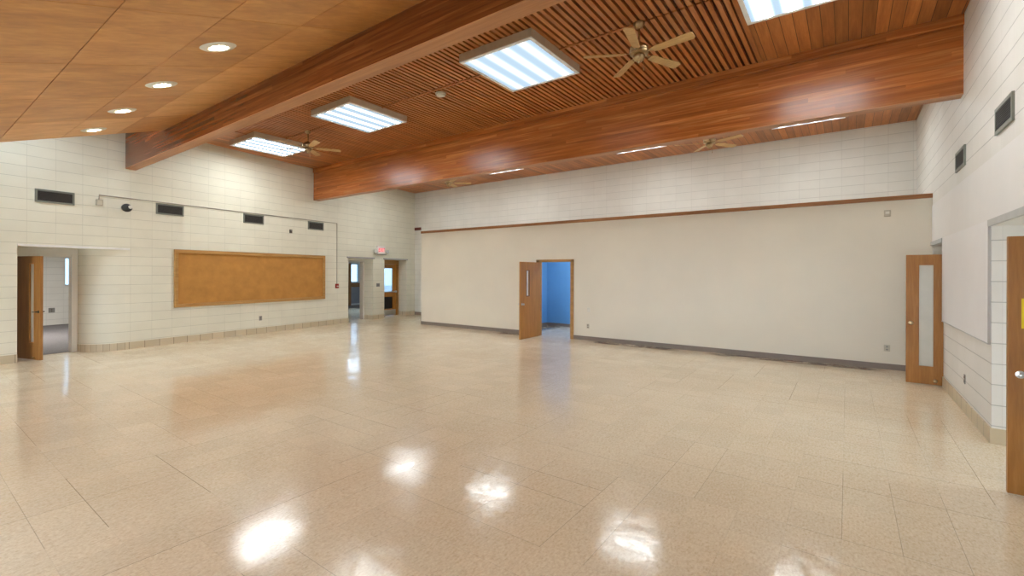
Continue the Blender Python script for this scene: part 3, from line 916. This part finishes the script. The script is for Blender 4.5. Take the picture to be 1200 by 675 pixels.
# ------------------------------------------------------------------ doors
def lever(parent, x, z, y, sgn, m='chrome'):
    """lever handle on a leaf lying in local x/z; y: face, sgn: outward side"""
    mb = MB()
    r = Matrix.Translation((x, y, z)) @ Matrix.Rotation(-sgn * PI / 2, 4, 'X')
    mb.lathe([(0, 0), (.03, 0), (.03, .006), (.012, .01), (.011, .05), (0, .052)], 16, r)
    mb.tube([(x, y + sgn * .045, z), (x - .05, y + sgn * .05, z - .002), (x - .11, y + sgn * .046, z - .004)], .009, 8)
    return mb.build('handle', M[m], parent, True)
def knob(parent, x, z, y, sgn, m='brass'):
    mb = MB()
    r = Matrix.Translation((x, y, z)) @ Matrix.Rotation(-sgn * PI / 2, 4, 'X')
    mb.lathe([(0, 0), (.032, 0), (.03, .008), (.012, .012), (.012, .035), (.026, .042), (.03, .056), (.022, .068), (0, .072)], 20, r)
    return mb.build('knob', M[m], parent, True)
def leaf_with_lite(t, w, h, th, lx0, lx1, lz0, lz1, mat, stop, glass):
    """leaf in local x (0 at the hinge) / z, thickness along y from 0"""
    mb = MB(); z0 = .012
    cut_wall(mb, 0, w, z0, h, 0, th, [(lx0, lx1, lz0, lz1)])
    lf = mb.build('leaf', M[mat], t)
    mb = MB(); e = .016
    for a, b, c, d in ((lx0 - e, lz0 - e, lx1 + e, lz0), (lx0 - e, lz1, lx1 + e, lz1 + e), (lx0 - e, lz0, lx0, lz1), (lx1, lz0, lx1 + e, lz1)):
        mb.box((a, -.006, b), (c, -.0004, d)); mb.box((a, th + .0004, b), (c, th + .006, d))
    mb.build('glass_stop', M[stop], lf)
    mb = MB(); mb.box((lx0 + .0005, th / 2 - .003, lz0 + .0005), (lx1 - .0005, th / 2 + .003, lz1 - .0005)); mb.build('glass', M[glass], lf)
    return lf
def hinges(t, lf, h, th):
    mb = MB()
    for z in (.25, h / 2, h - .25):
        mb.lathe([(0, z - .05), (.008, z - .05), (.008, z + .05), (0, z + .05)], 10, Matrix.Translation((-.008, -.004, 0)))
    mb.build('hinge', M['brass'], t)

# door 1: brown leaf standing open in the first left recess
hp = lw(1.76, .66); fp = lw(1.885, -.15)
ang = math.atan2(fp.y - hp.y, fp.x - hp.x)
d = thing('door_1', 'open brown wood door with a slim glass strip in the first left doorway', 'door', hp, ang, None, 'structure')
wl_ = (fp - hp).length
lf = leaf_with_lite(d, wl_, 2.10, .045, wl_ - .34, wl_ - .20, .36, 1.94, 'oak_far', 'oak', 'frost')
lever(lf, wl_ - .06, .98, 0, -1, 'black'); lever(lf, wl_ - .06, .98, .045, 1, 'black'); hinges(d, lf, 2.1, .045)
mb = MB(); mb.box((wl_ - .22, -.03, .03), (wl_ - .16, -.0005, .07), .006); mb.build('kick_stop', M['brass'], lf)
f = left_thing('trim_11', 'cream door frame of the first left doorway', 'door frame', 0, 0, 0, None, 'structure')
mb = MB(); mb.box((1.66, .66, 0), (1.72, .80, 2.17)); mb.box((2.64, .64, 0), (2.74, .80, 2.17)); mb.box((1.72, .66, 2.11), (2.64, .80, 2.17)); mb.build('frame', M['plaster'], f)
# room beyond the first doorway
f = MB(); f.box((-1.5, .72, .0005), (7.3, 8.6, .006))
struct(on_left(f.build('floor_side_room', M['carpet'])), 'grey carpet floor of the room beyond the first left doorway', 'floor')
mb = MB()
cut_wall(mb, -1.5, 7.5, 0, 2.7, 8.0, 8.2, [(4.99, 5.9, 1.3, 2.3)])
mb.box((-1.7, .95, 0), (-1.5, 8.2, 2.7)); mb.box((7.3, .95, 0), (7.5, 8.0, 2.7))
struct(on_left(mb.build('wall_side_room', M['block_back'])), 'pale grey block walls of the room beyond the first left doorway', 'wall')
mb = MB(); mb.box((-1.7, .95, 2.7), (7.5, 8.2, 2.8)); struct(on_left(mb.build('ceiling_side_room', M['white'])), 'white ceiling of the room beyond the first left doorway', 'ceiling')
w = left_thing('window_7', 'slim slice of window in the room beyond the first left doorway', 'window', 4.99, 1.3, 8.05, None, 'structure')
mb = MB()
for lo, hi in (((0, 0, 0), (.91, .05, .05)), ((0, 0, .95), (.91, .05, 1.0)), ((0, 0, .05), (.03, .05, .95)), ((.86, 0, .05), (.91, .05, .95))): mb.box(lo, hi)
mb.build('window_frame', M['steel'], w)
mb = MB(); mb.box((.03, .02, .05), (.86, .026, .95)); mb.build('pane', M['tinted'], w)
outlet(left_thing('wall_outlet', 'grey outlet on the wall seen through the first left doorway', 'outlet', 4.66, .5, 7.999), 'grey_plate', 'brown', .16, .16)
t = left_thing('ceiling_light', 'unseen ceiling light brightening the room beyond the first left doorway', 'light', 2.4, 2.7, 4.5)  # out-of-view lamp that brightens the side room walls
mb = MB(); mb.box((-.6, -.3, -.06), (.6, .3, -.001), .01); mb.build('housing', M['rim'], t)
mb = MB(); mb.box((-.56, -.26, -.075), (.56, .26, -.0605)); mb.build('diffuser', emit('unseen_room_lens', (1.0, .97, .95), 26), t)

# glazed hall beyond the two far doorways
mb = MB()
cut_wall(mb, 9.0, 21.0, 0, 2.7, 6.6, 6.8, [(15.2, 16.98, 1.24, 2.3), (18.6, 20.6, .6, 2.3)])
struct(on_left(mb.build('wall_glazed_hall', M['plaster_right'])), 'window wall seen through the two far doorways', 'wall')
mb = MB(); mb.box((9.0, .66, 2.7), (21.0, 6.8, 2.8)); mb.box((8.8, .66, 0), (9.0, 6.8, 2.7)); mb.box((21.0, -.5, 0), (21.2, 6.8, 2.8)); mb.box((13.9, -.5, 0), (21.0, -.3, 2.8)); mb.box((13.9, -.3, 2.7), (21.0, .66, 2.8))
struct(on_left(mb.build('ceiling_glazed_hall', M['white'])), 'white ceiling of the glazed hall beyond the far doorways', 'ceiling')
mb = MB(); mb.box((15.0, 6.58, 1.0), (16.98, 6.6, 1.22)); mb.box((15.9, 6.575, .0), (16.36, 6.6, 2.3))
struct(on_left(mb.build('trim_12', M['trim'])), 'brown window apron seen through the open far doorway', 'trim')
mb = MB(); mb.box((15.0, 6.585, .1), (16.98, 6.6, .995))
struct(on_left(mb.build('trim_13', M['grey_panel'])), 'grey panel under the window beyond the open far doorway', 'trim')
mb = MB(); mb.box((15.0, 3.6, .0005), (20.8, 6.57, .008))
tag(on_left(mb.build('door_mat', M['brown'])), 'dark mat under the window beyond the open far doorway', 'mat')
for n, (a, b, z0, z1) in enumerate(((15.2, 16.98, 1.24, 2.3), (18.6, 20.6, .6, 2.3))):
    w = left_thing('window_%d' % (8 + n), ['bright window seen through the open far doorway', 'bright window seen through the glazed far door'][n], 'window', a, z0, 6.65, None, 'structure')
    wd, ht = b - a, z1 - z0
    mb = MB()
    for lo, hi in (((0, 0, 0), (wd, .05, .05)), ((0, 0, ht - .05), (wd, .05, ht)), ((0, 0, .05), (.05, .05, ht - .05)), ((wd - .05, 0, .05), (wd, .05, ht - .05))): mb.box(lo, hi)
    mb.build('window_frame', M['steel'], w)
    mb = MB(); mb.box((.05, .02, .05), (wd - .05, .026, ht - .05)); mb.build('pane', M['tinted'], w)

t = left_thing('ceiling_light', 'unseen ceiling light added to brighten the glazed hall beyond the far doorways', 'light', 14.0, 2.7, 3.4)  # hidden lamp added to lift the dark hall behind the doorways
mb = MB(); mb.box((-1.2, -.3, -.06), (1.2, .3, -.001), .01); mb.build('housing', M['rim'], t)
mb = MB(); mb.box((-1.16, -.26, -.075), (1.16, .26, -.0605)); mb.build('diffuser', emit('added_hall_lens', (.55, .76, 1.0), 5), t)
# door 2: open leaf pushed into the glazed hall
hp = lw(10.03, .52); fp = lw(10.70, 1.13)
d = thing('door_2', 'brown wood door standing open beyond the far doorway left of the exit sign', 'door', hp, math.atan2(fp.y - hp.y, fp.x - hp.x), None, 'structure')
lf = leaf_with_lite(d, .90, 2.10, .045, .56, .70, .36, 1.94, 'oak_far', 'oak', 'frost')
lever(lf, .84, .98, 0, -1, 'black'); hinges(d, lf, 2.1, .045)
mb = MB(); mb.box((11.14, .44, 0), (11.199, .62, 2.31)); mb.box((9.991, .44, 0), (10.02, .5, 2.31)); mb.box((10.02, .44, 2.2), (11.14, .62, 2.309))
struct(on_left(mb.build('trim_14', M['plaster'])), 'cream door frame of the open far doorway', 'door frame')

# door 3: glazed exterior style door with push bar, louver and kick plate
mb = MB(); mb.box((13.08, .42, 0), (13.139, .62, 2.31)); mb.box((11.821, .42, 0), (11.88, .62, 2.31)); mb.box((11.88, .42, 2.14), (13.08, .62, 2.309))
struct(on_left(mb.build('trim_15', M['oak_frame'])), 'brown frame of the glazed far door', 'door frame')
d = left_thing('door_3', 'brown glazed door with push bar and lower louver in the far doorway', 'door', 11.89, 0, .50, None, 'structure')
mb = MB(); cut_wall(mb, 0, 1.18, .012, 2.13, 0, .045, [(.17, .97, .30, .80), (.17, .97, .98, 1.97)])
lf = mb.build('leaf', M['oak'], d)
mb = MB(); mb.box((.17, .019, .98), (.97, .025, 1.97)); mb.build('glass', M['glass'], lf)
mb = MB()
for k in range(12): mb.hexa([(.175, .004, .305 + k * .041), (.965, .004, .305 + k * .041), (.965, .04, .325 + k * .041), (.175, .04, .325 + k * .041),
                            (.175, .004, .311 + k * .041), (.965, .004, .311 + k * .041), (.965, .04, .331 + k * .041), (.175, .04, .331 + k * .041)])
mb.box((.172, .036, .302), (.968, .043, .798))
mb.build('louver', M['vent_dark'], lf)
mb = MB(); mb.tube([(.06, -.06, 1.0), (1.12, -.06, 1.0)], .02, 10); mb.box((.03, -.075, .96), (.13, -.0005, 1.04), .005); mb.box((1.05, -.075, .96), (1.15, -.0005, 1.04), .005); mb.build('push_bar', M['chrome'], lf)
mb = MB(); mb.box((.03, -.004, .03), (1.15, -.0005, .26)); mb.build('kick_plate', M['chrome'], lf)

# door 4: partition door standing open at a right angle, with its frame
mb = MB()
for lo, hi in (((DX0 - .07, YP - .02, 0), (DX0 + .03, YP + .135, 2.16)), ((DX1 - .03, YP - .02, 0), (DX1 + .07, YP + .135, 2.16)), ((DX0 - .07, YP - .02, 2.10), (DX1 + .07, YP + .135, 2.17))):
    mb.box(lo, hi, .003)
struct(mb.build('trim_16', M['oak_frame']), 'brown wood frame of the door to the blue room', 'door frame')
d = thing('door_4', 'open orange-brown door with a slim black-edged window on the partition', 'door', (DX0 + .035, YP - .03, 0), -PI / 2 + .03, None, 'structure')
lf = leaf_with_lite(d, 1.02, 2.09, .045, .60, .73, 1.17, 1.85, 'oak', 'black', 'board_white')
knob(lf, .95, .95, 0, -1, 'chrome'); knob(lf, .95, .95, .045, 1, 'chrome'); hinges(d, lf, 2.09, .045)

# door 5: far right leaf, open at a right angle beside the partition corner
d = thing('door_5', 'open oak door with a tall narrow glass panel by the right end of the partition', 'door', (1.68, 9.985, 0), PI, None, 'structure')
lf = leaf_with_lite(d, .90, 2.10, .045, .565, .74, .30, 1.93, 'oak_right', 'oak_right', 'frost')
knob(lf, .84, .99, .045, 1, 'brass'); knob(lf, .84, .99, 0, -1, 'brass'); hinges(d, lf, 2.1, .045)
mb = MB(); mb.lathe([(0, 0), (.028, 0), (.03, .012), (.02, .03), (.0, .032)], 16, Matrix.Translation((.545, .0455, .075)) @ Matrix.Rotation(-PI / 2, 4, 'X')); mb.build('door_stop', M['brass'], lf, True)

# door 6: near right leaf at the frame edge
d = thing('door_6', 'open wood door with a yellow notice at the right edge', 'door', (1.95, 5.42, 0), PI, None, 'structure')
mb = MB(); mb.box((0, 0, .015), (.90, .045, 2.09), .003); lf = mb.build('leaf', M['oak_right'], d)
lever(lf, .83, .98, .045, 1, 'chrome'); lever(lf, .83, .98, 0, -1, 'chrome'); hinges(d, lf, 2.09, .045)
t = thing('notice', 'yellow paper notice taped on the door at the right edge', 'notice', (1.125, 5.374, 1.35))
mb = MB(); mb.box((0, -.002, 0), (.22, 0, .24)); mb.build('sheet', M['yellow'], t)

# large white panel on the right wall
t = right_thing('white_panel', 'large blank white panel on the right wall between its two doorways', 'panel', 9.88, 1.04)
mb = MB(); mb.box((0, -.022, .012), (2.94, 0, 1.318)); mb.build('panel', M['board_white'], t)
mb = MB(); mb.box((0, -.027, 0), (2.94, 0, .0119)); mb.box((2.9401, -.023, 0), (2.947, 0, 1.318)); mb.build('edge_trim', M['steel'], t)

# pale ground outside the windows
mb = MB(); mb.box((-60, -40, -.32), (40, 60, -.22))
struct(mb.build('ground_outside', plain('pale_concrete', (.5, .49, .46), .8)), 'pale ground outside the windows', 'ground')
